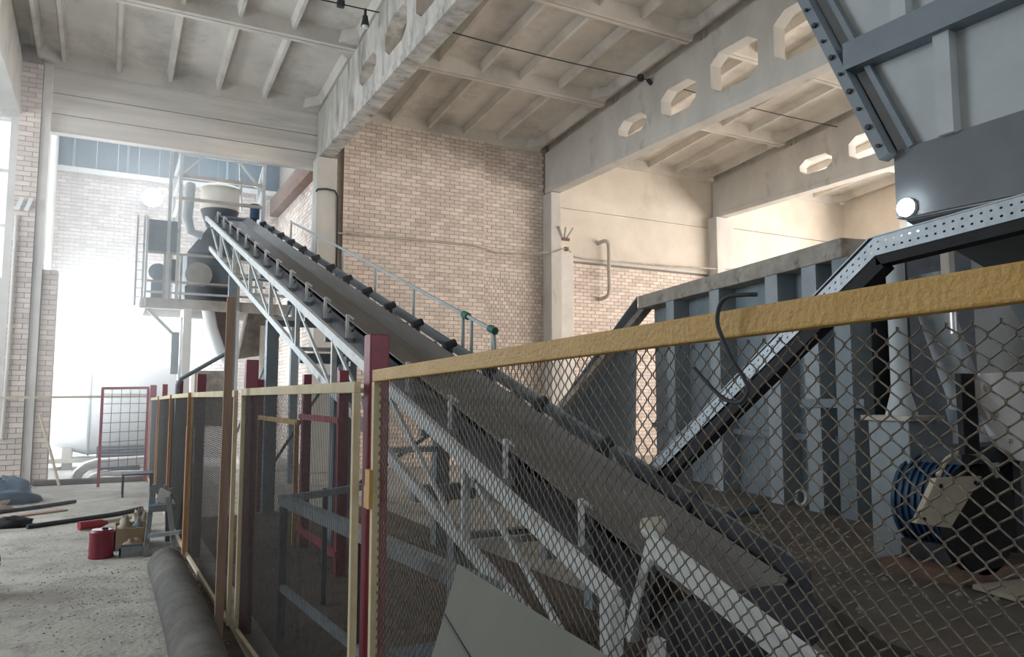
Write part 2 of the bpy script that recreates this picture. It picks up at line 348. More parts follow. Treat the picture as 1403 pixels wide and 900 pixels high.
# ---- columns ---------------------------------------------------------
def column(x0, x1, y0, y1, z1, m, label):
    return B().box(x0, x1, y0, y1, 0, z1).solo('concrete_column', m, ((x0+x1)/2, y0, 0), label, 'column', bevel=.015)
column(4.0, 4.46, 16.9, 17.34, 7.2, M['beam'], 'grey concrete column behind the top of the belt conveyor with a cable round it')
column(10.28, 10.6, 16.95, 17.4, 7.2, M['beam'], 'dark concrete column beside the whitewashed pilaster')
column(16.2, 16.9, 16.95, 17.34, 7.2, M['beam'], 'concrete column between the two concrete-panelled bays')
B().box(10.61, 11.0, 16.98, 17.41, 0, 5.6).build('pilaster', M['white'], wb2, bevel=.015)
# ---- left brick pier ----------------------------------------------
pier = B().box(-1.78, -1.42, 17.18, 17.7, 0, 8.8).build('wall_pier', M['mortar'], kind='structure')
brickwork(pier, -1.78, -1.42, 0, 8.36, 17.18, n_ind=120)
B().box(-1.41, -1.26, 17.22, 17.7, 0, 8.36).build('concrete_strip', M['white'], pier)
pj = B().box(-1.26, -1.0, 17.3, 17.75, 0, 4.2).build('wall_jamb', M['mortar'], kind='structure')
brickwork(pj, -1.24, -1.0, 0, 4.2, 17.3, n_ind=100)
# ---- annex behind the opening ------------------------------------
wa = B()
GX0, GX1, GZ = -.95, 1.75, 4.35
wa.box(-1.8, GX0, 23, 23.3, 0, 7.7).box(GX1, 4.6, 23, 23.3, 0, 7.7).box(GX0, GX1, 23, 23.3, GZ, 7.7)
wa = wa.build('wall_annex_back', M['mortar'], kind='structure')
brickwork(wa, -1.5, 4.4, 0, 7.7, 23.0, holes=((GX0-.02, GX1+.02, -1, GZ+.02),), n_ind=250)
B().box(-1.6, 4.6, 22.85, 23.3, 7.7, 7.84).build('sill_band', M['white'], wa)
wal = B().box(-1.8, -1.46, 17.7, 23.2, 0, .5).box(-1.8, -1.46, 17.7, 23.2, 4.5, 9.1).box(-1.8, -1.46, 17.7, 18.3, .5, 4.5).box(-1.8, -1.46, 22.5, 23.2, .5, 4.5).build('wall_annex_left', M['white'], kind='structure')
war = B().box(4.32, 4.6, 17.7, 23.2, 0, 9.1).build('wall_annex_right', M['mortar'], kind='structure')
brickwork(war, 17.8, 23.0, 0.0, 7.6, 4.32, axis='y', sgn=-1, n_ind=60)
B().box(-1.6, 4.6, 17.66, 23.3, 9.1, 9.25).build('ceiling_annex', M['slab'], kind='structure')
B().box(4.05, 4.3, 17.5, 23.0, 7.1, 7.6).solo('annex_beam', M['rust'], (4.2,17.5,7.1), 'brown beam running back above the conveyor head along the annex wall', 'beam')
win = empty('window_1', (1.5, 23.1, 7.84), kind='structure')
for i in range(12):
    x = -1.6 + i*.52
    B().box(x+.003, x+.517, 23.08, 23.12, 7.84, 9.1).build('pane', M['glass'], win)
for i in range(4):
    x = -1.1 + i*1.3
    B().box(x-.03, x+.03, 23.0, 23.1, 7.84, 9.1).build('mullion', M['trestle'], win)
# ground outside the gate
B().box(-30, 60, 26, 90, -.35, -.02).build('floor_yard', M['white'], kind='structure')
# ================================================================= BELT CONVEYOR
DX, DZ = -.0286, .3348
def P(x0, y, z0): return Vector((x0 + DX*y, y, 1.7 + z0 + DZ*y))
cv = empty('belt_conveyor', (2.6, 3.2, 0), 'long inclined belt conveyor with pale lattice truss rising to the crusher head', 'conveyor')
def beltmesh(y0, y1, m, zoff=0, trough=.11, n=24, th=.014):
    prof = [(2.72,.0),(2.80,-.05),(2.90,-trough),(3.23,-trough),(3.33,-.05),(3.41,.0)]
    V = []; F = []; k = len(prof)
    for i in range(n+1):
        y = y0 + (y1-y0)*i/n
        for (x, z) in prof: V.append(P(x, y, -2.0+z+zoff))
        for (x, z) in prof: V.append(P(x, y, -2.0+z+zoff-th))
    for i in range(n):
        a, b = i*2*k, (i+1)*2*k
        for j in range(k-1):
            F.append((a+j, a+j+1, b+j+1, b+j)); F.append((b+k+j, b+k+j+1, a+k+j+1, a+k+j))
        F.append((a, b, b+k, a+k)); F.append((a+k-1, a+2*k-1, b+2*k-1, b+k-1))
    return B().add(V, F)
beltmesh(3.0, 19.2, 0).build('belt', M['belt'], cv)
B().ext([P(2.72,3.0,-2.36),P(3.41,3.0,-2.36),P(3.41,3.0,-2.375),P(2.72,3.0,-2.375)], P(0,19.2,0)-P(0,3.0,0)).build('return_belt', M['belt'], cv)
for (y, n) in ((3.0,'tail_drum'),(19.2,'head_drum')):
    B().cyl(P(2.66,y,-2.2), P(3.47,y,-2.2), .17, 20).build(n, M['dark'], cv)
# chords (channels) of the lattice
for x0, nm in ((2.40,'chord'),(3.72,'chord')):
    B().bar(P(x0,3.2,-2.09), P(x0,18.8,-2.09), .05, .10).build('top_chord', M['truss'] if x0 < 3 else M['steel'], cv)
    B().bar(P(x0,3.2,-2.68), P(x0,18.0,-2.68), .05, .09).build('bottom_chord', M['truss'], cv)
vy = [3.27 + 1.64*k for k in range(10)]
for x0 in (2.40, 3.72):
    for k, y in enumerate(vy):
        if y < 18: B().bar(P(x0,y,-2.12), P(x0,y,-2.66), .055, .055, (0,1,0)).build('upright', M['truss'], cv)
        if k and vy[k] < 18.1: B().bar(P(x0,vy[k],-2.13), P(x0,vy[k-1]+.1,-2.66), .03, .035).build('diagonal', M['truss'], cv)
for y in vy[:9]:
    B().bar(P(2.40,y,-2.68), P(3.72,y,-2.68), .05, .05).build('cross_tie', M['truss'], cv)
# side apron under the belt and idler stations
B().ext([P(2.70,3.3,-2.05),P(2.70,18.6,-2.05),P(2.70,18.6,-2.33),P(2.70,3.3,-2.33)], (.012,0,0)).build('apron', M['dark'], cv)
for k in range(17):
    y = 3.84 + .93*k
    st = B().bar(P(2.38,y,-2.20), P(3.74,y,-2.20), .07, .05).build('idler_bar', M['steel'], cv)
    B().bar(P(2.64,y,-2.18), P(2.64,y,-1.90), .035, .02, (0,1,0)).bar(P(2.64,y,-1.905), P(2.71,y,-1.95), .03, .02).build('bracket', M['truss'], st)
    B().bar(P(3.50,y,-2.18), P(3.50,y,-1.96), .05, .03, (0,1,0)).cyl(P(3.43,y,-1.99), P(3.56,y,-1.94), .045, 8).build('bracket', M['dark'], st)
    B().cyl(P(2.90,y,-2.165), P(3.23,y,-2.165), .045, 10).build('roller', M['dark'], st)
    B().cyl(P(2.70,y,-2.06), P(2.88,y,-2.15), .04, 10).build('roller', M['dark'], st)
# loading section near the tail: skirt plates, end post, legs
B().ext([P(2.66,3.25,-1.94),P(2.66,1.3,-1.94),P(2.66,1.3,-1.80),P(2.66,3.25,-1.80)], (.014,0,0)).build('tail_beam', M['truss'], cv)
B().bar(P(2.64,3.25,-1.79), P(2.64,1.3,-1.79), .05, .02).build('tail_flange', M['truss'], cv)
B().ext([P(3.46,4.4,-2.05),P(3.46,2.9,-2.05),P(3.46,2.9,-1.90),P(3.46,4.4,-1.92)], (.014,0,0)).build('skirt_plate', M['dark'], cv)
B().bar((2.63,3.26,.96), (2.62,3.48,.36), .07, .06, (0,1,0)).build('skirt_post', M['truss'], cv)
B().cyl((2.56,3.26,1.0),(2.66,3.26,1.0), .055, 12).build('roller_end', M['dusty'], cv)
B().bar(P(2.40,3.2,-2.10), (2.33,3.3,0), .09, .06, (0,1,0)).build('leg', M['truss'], cv)
B().bar((2.45,3.05,.5), (2.47,3.1,0), .07, .06, (0,1,0)).build('leg', M['truss'], cv)
B().bar(P(2.40,3.2,-2.68), P(2.40,1.2,-2.35), .06, .09).build('tail_chord', M['truss'], cv)
for (y, wd) in ((5.15,.12),(8.15,.16),(11.6,.17),(15.2,.15)):
    for x0 in (2.46, 3.66):
        t = P(x0, y, -2.74)
        B().box(t.x-wd/2, t.x+wd/2, y-wd/2, y+wd/2, 0, t.z).build('leg', M['steel'], cv)
    a, b = P(2.46,y,-2.78), P(3.66,y,-2.78)
    B().bar(a, b, .1, .1).build('leg_beam', M['steel'], cv)
    if y > 6: B().bar((a.x, y, .6), (b.x, y, a.z-.3), .04, .04, (0,1,0)).build('leg_brace', M['steel'], cv)
for k, y in enumerate((6.0, 9.9, 11.9)):                                    # short dark cross boxes under the lattice
    B().bar(P(2.45,y,-2.82), P(3.0,y,-2.82), .12, .13).build('motor_box', M['steel'], cv)
# ================================================================= WALKWAY WITH HANDRAIL
ww = empty('conveyor_walkway', (3.7, 7.5, 0), 'inclined maintenance walkway with grey tube handrail behind the belt conveyor', 'walkway')
B().ext([P(3.80,7.2,-2.85),P(4.02,7.2,-2.85),P(4.02,7.2,-2.88),P(3.80,7.2,-2.88)], P(0,17.4,0)-P(0,7.2,0)).build('deck', M['dusty'], ww)
B().tube([P(4.0,7.45,-2.1),P(4.0,7.5,-1.77),P(4.0,12,-1.77),P(4.0,17.3,-1.80)], .024, 8).build('top_rail', M['hop'], ww)
B().tube([P(4.0,7.5,-2.28),P(4.0,12,-2.26),P(4.0,17.3,-2.28)], .02, 8).build('middle_rail', M['dusty'], ww)
for y in (7.52, 8.05, 8.28, 9.85, 11.45, 13.2, 15.0, 17.2):
    B().cyl(P(4.0,y,-2.86), P(4.0,y,-1.77), .022, 8).build('post', M['hop'], ww)
for y in (7.52, 8.2): B().cyl(P(4.0,y-.06,-1.77), P(4.0,y+.06,-1.77), .045, 10).build('clamp', M['green'], ww)
for y in (8.2, 13.2): B().bar((4.0+DX*y, y, 0), P(3.98,y,-2.88), .08, .08, (0,1,0)).build('leg', M['steel'], ww)
# ================================================================= CRUSHER PLATFORM in the annex
pf = empty('crusher_platform', (1.8, 19, 0), 'dusty steel platform on posts round the crusher at the conveyor top', 'platform')
D = M['dusty']; T = M['truss']
YF, YB = 18.6, 20.6
B().box(.55, 4.0, YF, YB, 3.86, 3.92).build('deck', D, pf)
for (x, y) in ((.56,YF),(1.5,YF),(3.2,YF),(.56,YB),(3.9,YB)):
    pass
B().bar((.52,YF,3.78),(4.0,YF,3.78), .1, .2).build('deck_beam', D, pf)
B().bar((.52,YB,3.78),(4.0,YB,3.78), .1, .2).build('deck_beam', D, pf)
B().bar((.6,YF,3.78),(.6,YB,3.78), .1, .2).build('deck_beam', D, pf)
B().bar((1.55,YF,3.78),(1.55,YB,3.78), .1, .2).build('deck_beam', D, pf)
for (x, y, wd, m) in ((1.52,YF,.17,M['white']),(2.55,YF,.18,M['box']),(1.6,YB,.15,D),(3.7,YB,.15,D)):
    B().box(x-wd/2, x+wd/2, y-wd/2, y+wd/2, 0, 3.70).build('leg', m, pf)
B().bar((.70,YF,3.65),(1.24,YF,3.1), .07, .07, (0,1,0)).build('brace', D, pf)
B().box(1.20,1.36,YF-.1,YF+.1,2.2,3.15).build('cable_tray', M['steel'], pf)
# tower frame over the conveyor head
fx0, fx1 = 1.27, 3.12
for (x, y, z0) in ((fx0,YF,3.9),(1.06,YF,3.9),(fx1,YF,3.9),(fx0,YB,3.9),(fx1+.2,YB,3.9)):
    B().bar((x,y,z0),(x,y,7.33), .075, .075, (0,1,0)).build('frame_post', T, pf)
for z in (7.33, 6.80, 6.26):
    B().bar((fx0,YF,z),(fx1,YF,z), .06, .07).build('frame_beam', T if z > 7 else D, pf)
    if z > 7: B().bar((fx0,YB,z),(fx1+.2,YB,z), .06, .07).build('frame_beam', T, pf)
    B().bar((fx0,YF,z),(fx0,YB,z), .06, .07).build('frame_beam', T, pf)
    B().bar((fx1,YF,z),(fx1+.2,YB,z), .06, .07).build('frame_beam', T, pf)
for a, b in (((fx0,YF,6.8),(1.72,YF,7.3)),((2.55,YF,7.3),(fx1,YF,6.62)),((2.55,YF,7.3),(2.9,YB,6.6)),((fx1,YF,6.8),(fx1+.1,YB,7.3))):
    B().bar(a, b, .05, .05, (0,1,0)).build('frame_brace', T, pf)
# ladder-like left side and guard plates
for x in (.42, .56, .62):
    B().bar((x,YF-.1,3.7),(x,YF-.1,5.75), .045, .045, (0,1,0)).build('ladder_rail', T, pf)
for k in range(9): B().bar((.42,YF-.1,3.9+k*.2),(.56,YF-.1,3.9+k*.2), .02, .02).build('rung', T, pf)
B().box(.60,1.26,YF-.03,YF,4.98,5.70).build('guard_plate', M['steel'], pf)
for z in (4.95, 4.30, 4.05): B().bar((.60,YF,z),(fx1+.1,YF,z), .04, .05).build('guard_rail', T if z < 4.2 else D, pf)
for x in (1.0, 1.12, 1.35): B().bar((x,YF,3.9),(x,YF,4.95), .05, .05, (0,1,0)).build('guard_post', D, pf)
B().bar((2.55,YF-.05,3.6),(2.55,YF-.05,5.6), .16, .06, (0,1,0)).build('guard_post', D, pf)
B().box(1.45,2.45,YF+.1,YF+.15,3.95,4.25).build('toe_plate', M['dark'], pf)
# crusher standing on the platform
cr = empty('crusher', (2.1, 19.6, 3.92), 'dusty crusher with round hood standing inside the platform frame', 'crusher')
B().cyl((2.27,19.8,6.33),(2.27,19.8,6.88), .46, 24).cyl((2.27,19.8,6.88),(2.27,19.8,6.96), .50, 24, r2=.42).build('hood', M['panel'], cr)
B().cyl((2.27,19.8,5.9),(2.27,19.8,6.33), .30, 20, r2=.46).build('cone', M['dark'], cr)
B().box(1.5,2.5,19.0,20.2,4.0,5.1).build('body', M['steel'], cr)
B().ext([(1.5,18.95,5.1),(2.5,18.95,5.1),(2.5,18.95,5.75),(1.95,18.95,5.75)], (0,.9,0)).build('chute', M['steel'], cr)
B().cyl((1.75,18.95,4.55),(1.75,18.85,4.55), .3, 20).build('pulley', M['dusty'], cr)
B().tube([(1.52,19.1,6.75),(1.5,19.0,6.4),(1.46,18.9,5.9),(1.55,18.9,5.55),(1.8,18.9,5.5)], .11, 12).build('dust_hose', M['hop'], cr)
B().box(.75,1.0,18.9,19.3,3.92,4.35).cyl((.88,18.88,4.55),(.88,19.3,4.55), .2, 16).build('motor', M['steel'], cr)
B().box(1.0,1.25,18.75,18.9,4.3,4.85).build('control_box', M['dark'], cr)
B().cyl((2.95,18.75,6.0),(2.95,18.75,6.35), .11, 14).build('gear_motor', M['blue'], cr)
B().ext([(1.95,18.9,3.7),(2.65,18.9,3.7),(2.42,18.9,2.6),(2.28,18.9,2.6)], (0,.7,0)).build('discharge_cone', M['rust'], cr)
B().tube([(1.98,18.85,3.75),(2.06,18.8,3.3),(2.26,18.8,2.75),(2.5,18.8,2.45)], .14, 12).build('discharge_pipe', M['tank'], cr)
B().ext([(2.9,18.9,3.7),(3.6,18.9,3.7),(3.3,18.9,2.7),(2.7,18.9,2.6)], (0,.6,0)).build('side_chute', M['rag'], cr)
B().cyl((3.25,18.8,0),(3.25,18.8,3.4), .09, 12).build('down_pipe', M['panel'], cr)
B().box(1.75,2.5,18.9,19.7,1.0,2.3).build('lower_housing', M['rag'], cr)
# annex tank, pipes and grille
tk = empty('white_tank', (0.4, 20.9, 0), 'large white horizontal tank on a dark skid behind the red gate', 'tank')
B().cyl((-.42,20.9,1.42),(1.45,20.9,1.42), 1.12, 40).cyl((-1.1,20.9,1.42),(-.42,20.9,1.42), .9, 40, r2=1.12).build('shell', M['tank'], tk)
B().box(-1.15,1.4,20.3,21.5,.16,.26).box(-.9,-.7,20.4,21.4,0,.5).box(1.1,1.3,20.4,21.4,0,.5).build('skid', M['dusty'], tk)
B().cyl((-.40,20.9,1.42),(-.36,20.9,1.42), 1.14, 40).build('seam_band', M['hop'], tk)
gr = empty('vent_grille', (.35,19.2,.0), 'dark vent box with slats beside the tank', 'vent')
B().box(-.18,.78,19.15,19.6,.30,.58).build('housing', M['dark'], gr)
for k in range(4): B().box(-.16,.76,19.12,19.16,.33+k*.065,.355+k*.065).build('slat', M['trestle'], gr)
B().box(-.1,.7,19.2,19.5,0,.30).build('stand', M['dark'], gr)
B().tube([(-.52,18.0,0),(-.47,18.0,.14),(-.34,18.0,.26),(-.15,18.0,.32),(.3,18.02,.33),(1.0,18.05,.35)], .1, 14).solo('lagged_pipe', M['alu'], (-.5,18,0), 'shiny lagged pipe bending over above the other one by the gate', 'pipe')
B().tube([(-.30,17.8,0),(-.2,17.8,.08),(0,17.8,.13),(.2,17.8,.11),(.9,17.8,.09)], .06, 12).solo('lagged_pipe', M['alu'], (-.3,17.8,0), 'thinner shiny lagged pipe lying low under the bent one', 'pipe')
B().tube([(-1.15,17.0,1.35),(-.93,16.9,.65),(-.75,16.7,.02)], .025, 8).solo('wooden_stick', M['pale'], (-.75,16.7,0), 'thin pale stick leaning on the brick jamb by the bright gateway', 'stick')
# floodlight on annex wall
fl = empty('floodlight', (.84,22.9,7.2), 'glaring floodlight on the annex brick wall under the sill band', 'floodlight')
B().cyl((.84,22.72,7.2),(.84,22.84,7.2), .27, 24).build('housing', M['galv'], fl)
B().cyl((.84,22.70,7.2),(.84,22.72,7.2), .26, 24).build('lens', M['led'], fl)
B().box(.80,.88,22.84,23.0,7.15,7.25).build('mount', M['dark'], fl)
# ================================================================= FENCE
def zigzag(z0, z1, wdt, v, r, phase, bow=.003, rounded=False):
    pts = []; n = int((z1-z0)/(v/2)); s = 1 if phase else -1
    for i in range(n+1):
        z = z0 + i*v/2
        if rounded: pts += [(s*bow, s*wdt/2*1.10, z-v*.085), (s*bow, s*wdt/2*1.10, z+v*.085)]
        else: pts.append((s*bow, s*wdt/2*1.08, z))
        s = -s
    return B().tube(pts, r, 4)
CW, CV_ = .018, .035
def chain_panel(x0, y0, x1, y1, zt0, zt1, label, single, mrail, zb=.10, rail=.05, stile=.03, group=None, mbot=None, sag=None):
    e = empty('chain_link_fence', ((x0+x1)/2, (y0+y1)/2, 0), label, 'fence', group)
    B().bar((x0,y0,zt0-rail/2),(x1,y1,zt1-rail/2), .03, rail).build('top_rail', mrail, e, bevel=.004)
    B().bar((x0,y0,zb),(x1,y1,zb), .03, .035).build('bottom_rail', mbot or mrail, e)
    d = Vector((x1-x0, y1-y0, 0)); ln = d.length; d.normalize()
    for (t, zt) in ((.016, zt0), (ln-.016, zt1)):
        p = Vector((x0,y0,0)) + d*t
        B().bar((p.x,p.y,zb),(p.x,p.y,zt-rail), .03, stile, (1,0,0)).build('stile', M['ochre_glare'], e)
    n = int(ln/CW); zm = min(zt0, zt1) - rail*.6
    ang_ = math.atan2(-d.x, d.y)
    mes = [zigzag(zb, zm+.02, CW, CV_, .0017 if single else .0015, ph, rounded=single) for ph in (0,1)]
    off = Vector((.012,0,0))
    if single:
        md = [m.mesh('wire', M['wire']) for m in mes]
        for i in range(n):
            o = bpy.data.objects.new('wire', md[i % 2]); C.objects.link(o); o.parent = e
            o.location = Vector((x0,y0,0)) + d*(CW*(i+.5)) + off - org(e); o.rotation_euler = (0,0,ang_)
    else:
        al = B(); mt = Matrix.Rotation(ang_, 4, 'Z')
        for i in range(n):
            t = Vector((x0,y0,0)) + d*(CW*(i+.5)) + off
            m = mes[i % 2]; al.add([mt @ Vector(v) + t for v in m.v], m.f, True)
        al.build('chain_mesh', M['wired'], e, kind='stuff')
    return e
def post(x, y, h, label, m, wd=.09):
    e = B().box(x-wd/2, x+wd/2, y-wd/2, y+wd/2, 0, h)
    return e.solo('fence_post', m, (x,y,0), label, 'post', bevel=.006)
chain_panel(.985, 3.05, 1.0, -.35, 1.81, 1.885, 'large chain-link fence panel with ochre rail in front of the conveyor tail', True, M['ochre'])
chain_panel(.86, 5.72, .96, 3.22, 1.755, 1.765, 'chain-link fence panel between the tall maroon post and the brown plank', False, M['ochre_glare'], zb=.06)
chain_panel(.79, 8.68, .84, 5.92, 1.74, 1.745, 'chain-link fence panel between the brown plank and the corrugated pipe end', False, M['ochre_glare'], zb=.06, mbot=M['pale'])
chain_panel(.77, 11.4, .79, 8.78, 1.72, 1.74, 'chain-link fence panel behind the grey trestle', False, M['ochre_glare'], zb=.06, mbot=M['pale'])
chain_panel(.77, 14.3, .77, 11.5, 1.69, 1.72, 'chain-link fence panel between the grey trestle and the red gate panel', False, M['ochre_glare'], zb=.06)
chain_panel(.77, 16.9, .77, 14.4, 1.67, 1.69, 'chain-link fence panel hinged next to the red gate', False, M['ochre_glare'], zb=.06)
post(1.05, 3.24, 1.975, 'tall maroon square post holding the large chain-link panel', M['red'])
post(.93, 5.83, 1.97, 'maroon square post behind the brown wooden plank', M['red'])
post(.88, 8.75, 1.94, 'maroon square post beside the bent grey pipe and pale annex column', M['red'])
post(.87, 11.45, 1.92, 'maroon square post behind the upright of the bent grey pipe', M['red'])
post(.86, 14.35, 1.91, 'slim red post on the fence next to the red gate post', M['redl'], .08)
post(.80, 16.96, 1.93, 'red post carrying the mesh gate at the end of the fence', M['redl'], .12)
B().box(.955,.985,3.02,3.09,1.24,1.33).box(.95,.965,3.0,3.06,1.30,1.40).solo('hinge_clamp', M['ochre'], (.97,3.05,1.24), 'ochre hinge clamp on the maroon fence post', 'clamp')
# orange-brown uprights on the fence
for (y, h, lb) in ((8.55,1.74,'doubled'),(11.2,1.72,'thin'),(14.1,1.70,'slender')):
    B().box(.735,.765,y-.02,y+.02,.02,h).box(.735,.765,y+.05,y+.085,.02,h-.35).solo('fence_upright', M['orange'], (.75,y,0), lb + ' orange-brown upright tied to the fence ' + {'doubled':'near the corrugated pipe','thin':'above the trestle','slender':'near the red gate'}[lb], 'upright')
B().bar((.71,5.46,.0),(.74,5.60,2.40), .055, .035, (0,1,0)).solo('wooden_plank', M['wood'], (.71,5.46,0), 'tall brown wooden plank standing against the fence above its rail', 'plank')
B().tube([(.83,10.9,.9),(.80,10.9,1.75),(.80,10.9,1.85),(.84,10.9,1.93),(.95,10.9,2.0),(1.42,10.9,2.30)], .028, 10).solo('bent_pipe', M['steel'], (.83,10.9,.9), 'bent grey pipe rising from the fence and slanting up towards the crusher', 'pipe')
# bent wire hook over the top rail
hk = [(.962,.915,1.872),(.955,.94,1.874),(.95,.97,1.874),(.95,.99,1.862),(.952,1.0,1.832),(.955,.99,1.80),(.957,.97,1.762),(.958,.945,1.73),(.958,.937,1.71),(.957,.95,1.692),(.957,.97,1.69),(.957,1.005,1.702),(.958,1.07,1.752)]
def smooth(pts, n=4):
    pts = [Vector(p) for p in pts]; out = []
    for i in range(len(pts)-1):
        p0, p1, p2, p3 = pts[max(i-1,0)], pts[i], pts[i+1], pts[min(i+2,len(pts)-1)]
        for k in range(n):
            t = k/n; out.append(.5*((2*p1)+(p2-p0)*t+(2*p0-5*p1+4*p2-p3)*t*t+(3*p1-p0-3*p2+p3)*t**3))
    return out + [pts[-1]]
B().tube(smooth(hk), .0038, 8).solo('wire_hook', M['dark'], (.96,.95,1.7), 'bent dark steel wire hooked over the ochre fence rail', 'hook')
# grey sheet leaning against the fence, on the camera side
def leaning_sheet():
    e = empty('metal_sheet', (.75,1.6,0), 'large grey painted metal sheet leaning on the chain-link panel', 'sheet')
    # corner points: top, lower right along the fence, and the foot on the floor
    T_, S_ = Vector((.945,2.10,1.20)), Vector((.945,1.18,1.15))
    F1, F2 = Vector((.38,2.42,.0)), Vector((.38,.9,.0))
    n = 12; V = []; Fc = []
    for j in range(n+1):
        t = j/n; bow = math.sin(math.pi*t)*.10
        a = T_.lerp(F1, t) + Vector((bow*.5, -bow*1.3, 0)); b = S_.lerp(F2, t) + Vector((bow*.5, 0, 0))
        V += [a, b]
    m = len(V); nrm = Vector((-.9,0,.42)).normalized()*.003
    V2 = [v + nrm for v in V]
    for j in range(n):
        Fc.append((2*j, 2*j+1, 2*j+3, 2*j+2)); Fc.append((m+2*j+2, m+2*j+3, m+2*j+1, m+2*j))
        Fc.append((2*j, 2*j+2, m+2*j+2, m+2*j)); Fc.append((2*j+1, m+2*j+1, m+2*j+3, 2*j+3))
    Fc.append((0, m, m+1, 1)); Fc.append((2*n, 2*n+1, m+2*n+1, m+2*n))
    B().add(V + V2, Fc).build('panel', M['sheet'], e)
    g0 = T_.lerp(F1,.115) + Vector((.016,-.05,0)) + nrm*1.2; g1 = S_.lerp(F2,.30) + Vector((.04,0,0)) + nrm*1.2
    B().bar(g0, g1, .006, .003, nrm).build('fold_line', M['dark'], e)
leaning_sheet()
# second fence under the conveyor and the grey barrier behind the fence
f2 = empty('inner_fence', (2.2,9.6,0), 'low inner fence with maroon posts and ochre rails under the conveyor', 'fence')
for y in (7.2, 8.7, 11.7): B().box(2.0-.045,2.0+.045,y-.045,y+.045,0,1.95).build('post', M['red'], f2)
B().bar((1.93,8.78,1.40),(1.93,11.6,1.40), .03, .06).build('rail', M['ochre'], f2)
B().bar((1.93,8.85,0),(1.93,8.85,1.40), .04, .05, (1,0,0)).build('stile', M['ochre'], f2)
B().bar((1.93,11.5,0),(1.93,11.5,1.40), .04, .05, (1,0,0)).build('stile', M['ochre'], f2)
B().bar((1.95,7.1,1.47),(1.95,8.8,1.47), .04, .06).build('rail', M['redl'], f2)
B().bar((1.95,7.1,.22),(1.95,8.8,.22), .04, .06).build('rail', M['redl'], f2)
gb = empty('steel_barrier', (1.2,4.2,0), 'grey steel barrier frame standing just behind the fence', 'barrier')
B().bar((1.14,5.62,.96),(1.32,2.6,.96), .07, .07).build('top_rail', M['trestle'], gb)
for (y) in (5.6, 4.1, 2.7): B().bar((1.14+(5.62-y)*.06,y,0),(1.14+(5.62-y)*.06,y,.94), .05, .05, (0,1,0)).build('leg', M['dark'], gb)
B().bar((1.14,5.6,.35),(1.32,2.65,.35), .04, .04).build('middle_rail', M['trestle'], gb)
B().bar((1.14,5.62,.96),(1.9,6.1,.96), .05, .05).build('side_rail', M['trestle'], gb)
for (x,y) in ((1.62,6.3),(1.9,6.1)): B().bar((x,y,0),(x,y,.94), .04, .04, (0,1,0)).build('leg', M['dark'], gb)
B().box(1.25,2.0,3.0,4.6,0,.14).build('tray', M['cloth'], gb)
# ================================================================= RIGHT SIDE MACHINERY
pl = B().ext([(3.75,2.2,0),(3.85,2.85,0),(5.1,4.93,0),(5.6,12,0),(9.6,12.2,0),(9.6,-2,0),(3.75,-2,0)], (0,0,.35)).solo('concrete_plinth', M['plinth'], (6,5,0), 'dirty concrete plinth under the drive motors and ribbed bin', 'plinth')
# ribbed feed bin
bn = empty('feed_bin', (7.6,7,.35), 'blue-grey ribbed steel feed bin with weathered coping beside the conveyor', 'bin')
A_ = Vector((7.66,6.24,0)); U_ = Vector((.208,.978,0)); Nn = Vector((-.978,.208,0))
def W_(u, n, z): return A_ + U_*u + Nn*n + Vector((0,0,z))
B().ext([W_(-.74,0,.35),W_(4.45,0,.35),W_(4.45,0,3.3),W_(-.74,0,3.3)], -Nn*.02).build('side_plate', M['steel'], bn)
B().ext([W_(-.72,.30,3.26),W_(4.5,.30,3.26),W_(4.5,.30,3.49),W_(-.72,.30,3.49)], -Nn*.40).build('coping', M['coping'], bn, bevel=.015)
for u in (3.35, 2.0, .62, -.12, -.66):
    B().bar(W_(u,.14,.35), W_(u,.14,3.26), .26, .28, Nn).build('rib', M['ribs'] if u > -.5 else M['steel'], bn)
for z in (1.2,): B().bar(W_(-.7,.05,z), W_(4.4,.05,z), .1, .08).build('stiffener', M['steel'], bn)
B().ext([(8.36,10.78,3.5),(8.30,10.85,.35),(5.4,11.05,.35),(6.0,11.0,.62)], (0,.03,0)).build('end_plate', M['steel'], bn)
B().bar((8.62,10.70,3.44),(5.95,10.95,.60), .12, .26, (0,1,0)).build('end_flange', M['coping'], bn)
B().ext([W_(-.74,0,.35),W_(-.74,0,3.3),W_(-.74,-2.2,3.3),W_(-.74,-2.2,.35)], U_*.02).build('end_plate', M['dark'], bn)
B().bar(W_(-.9,.2,1.62), W_(.05,.3,1.62), .08, .10).build('shelf_angle', M['steel'], bn)
ring = [Vector((6.95,6.05,.56)) + Vector((.05*math.cos(t), -.03*math.cos(t), .08*math.sin(t))) for t in [2*math.pi*i/16 for i in range(17)]]
B().tube(ring, .016, 8).solo('lifting_ring', M['tank'], (6.95,6.05,.36), 'white lifting ring at the foot of the ribbed bin', 'ring')
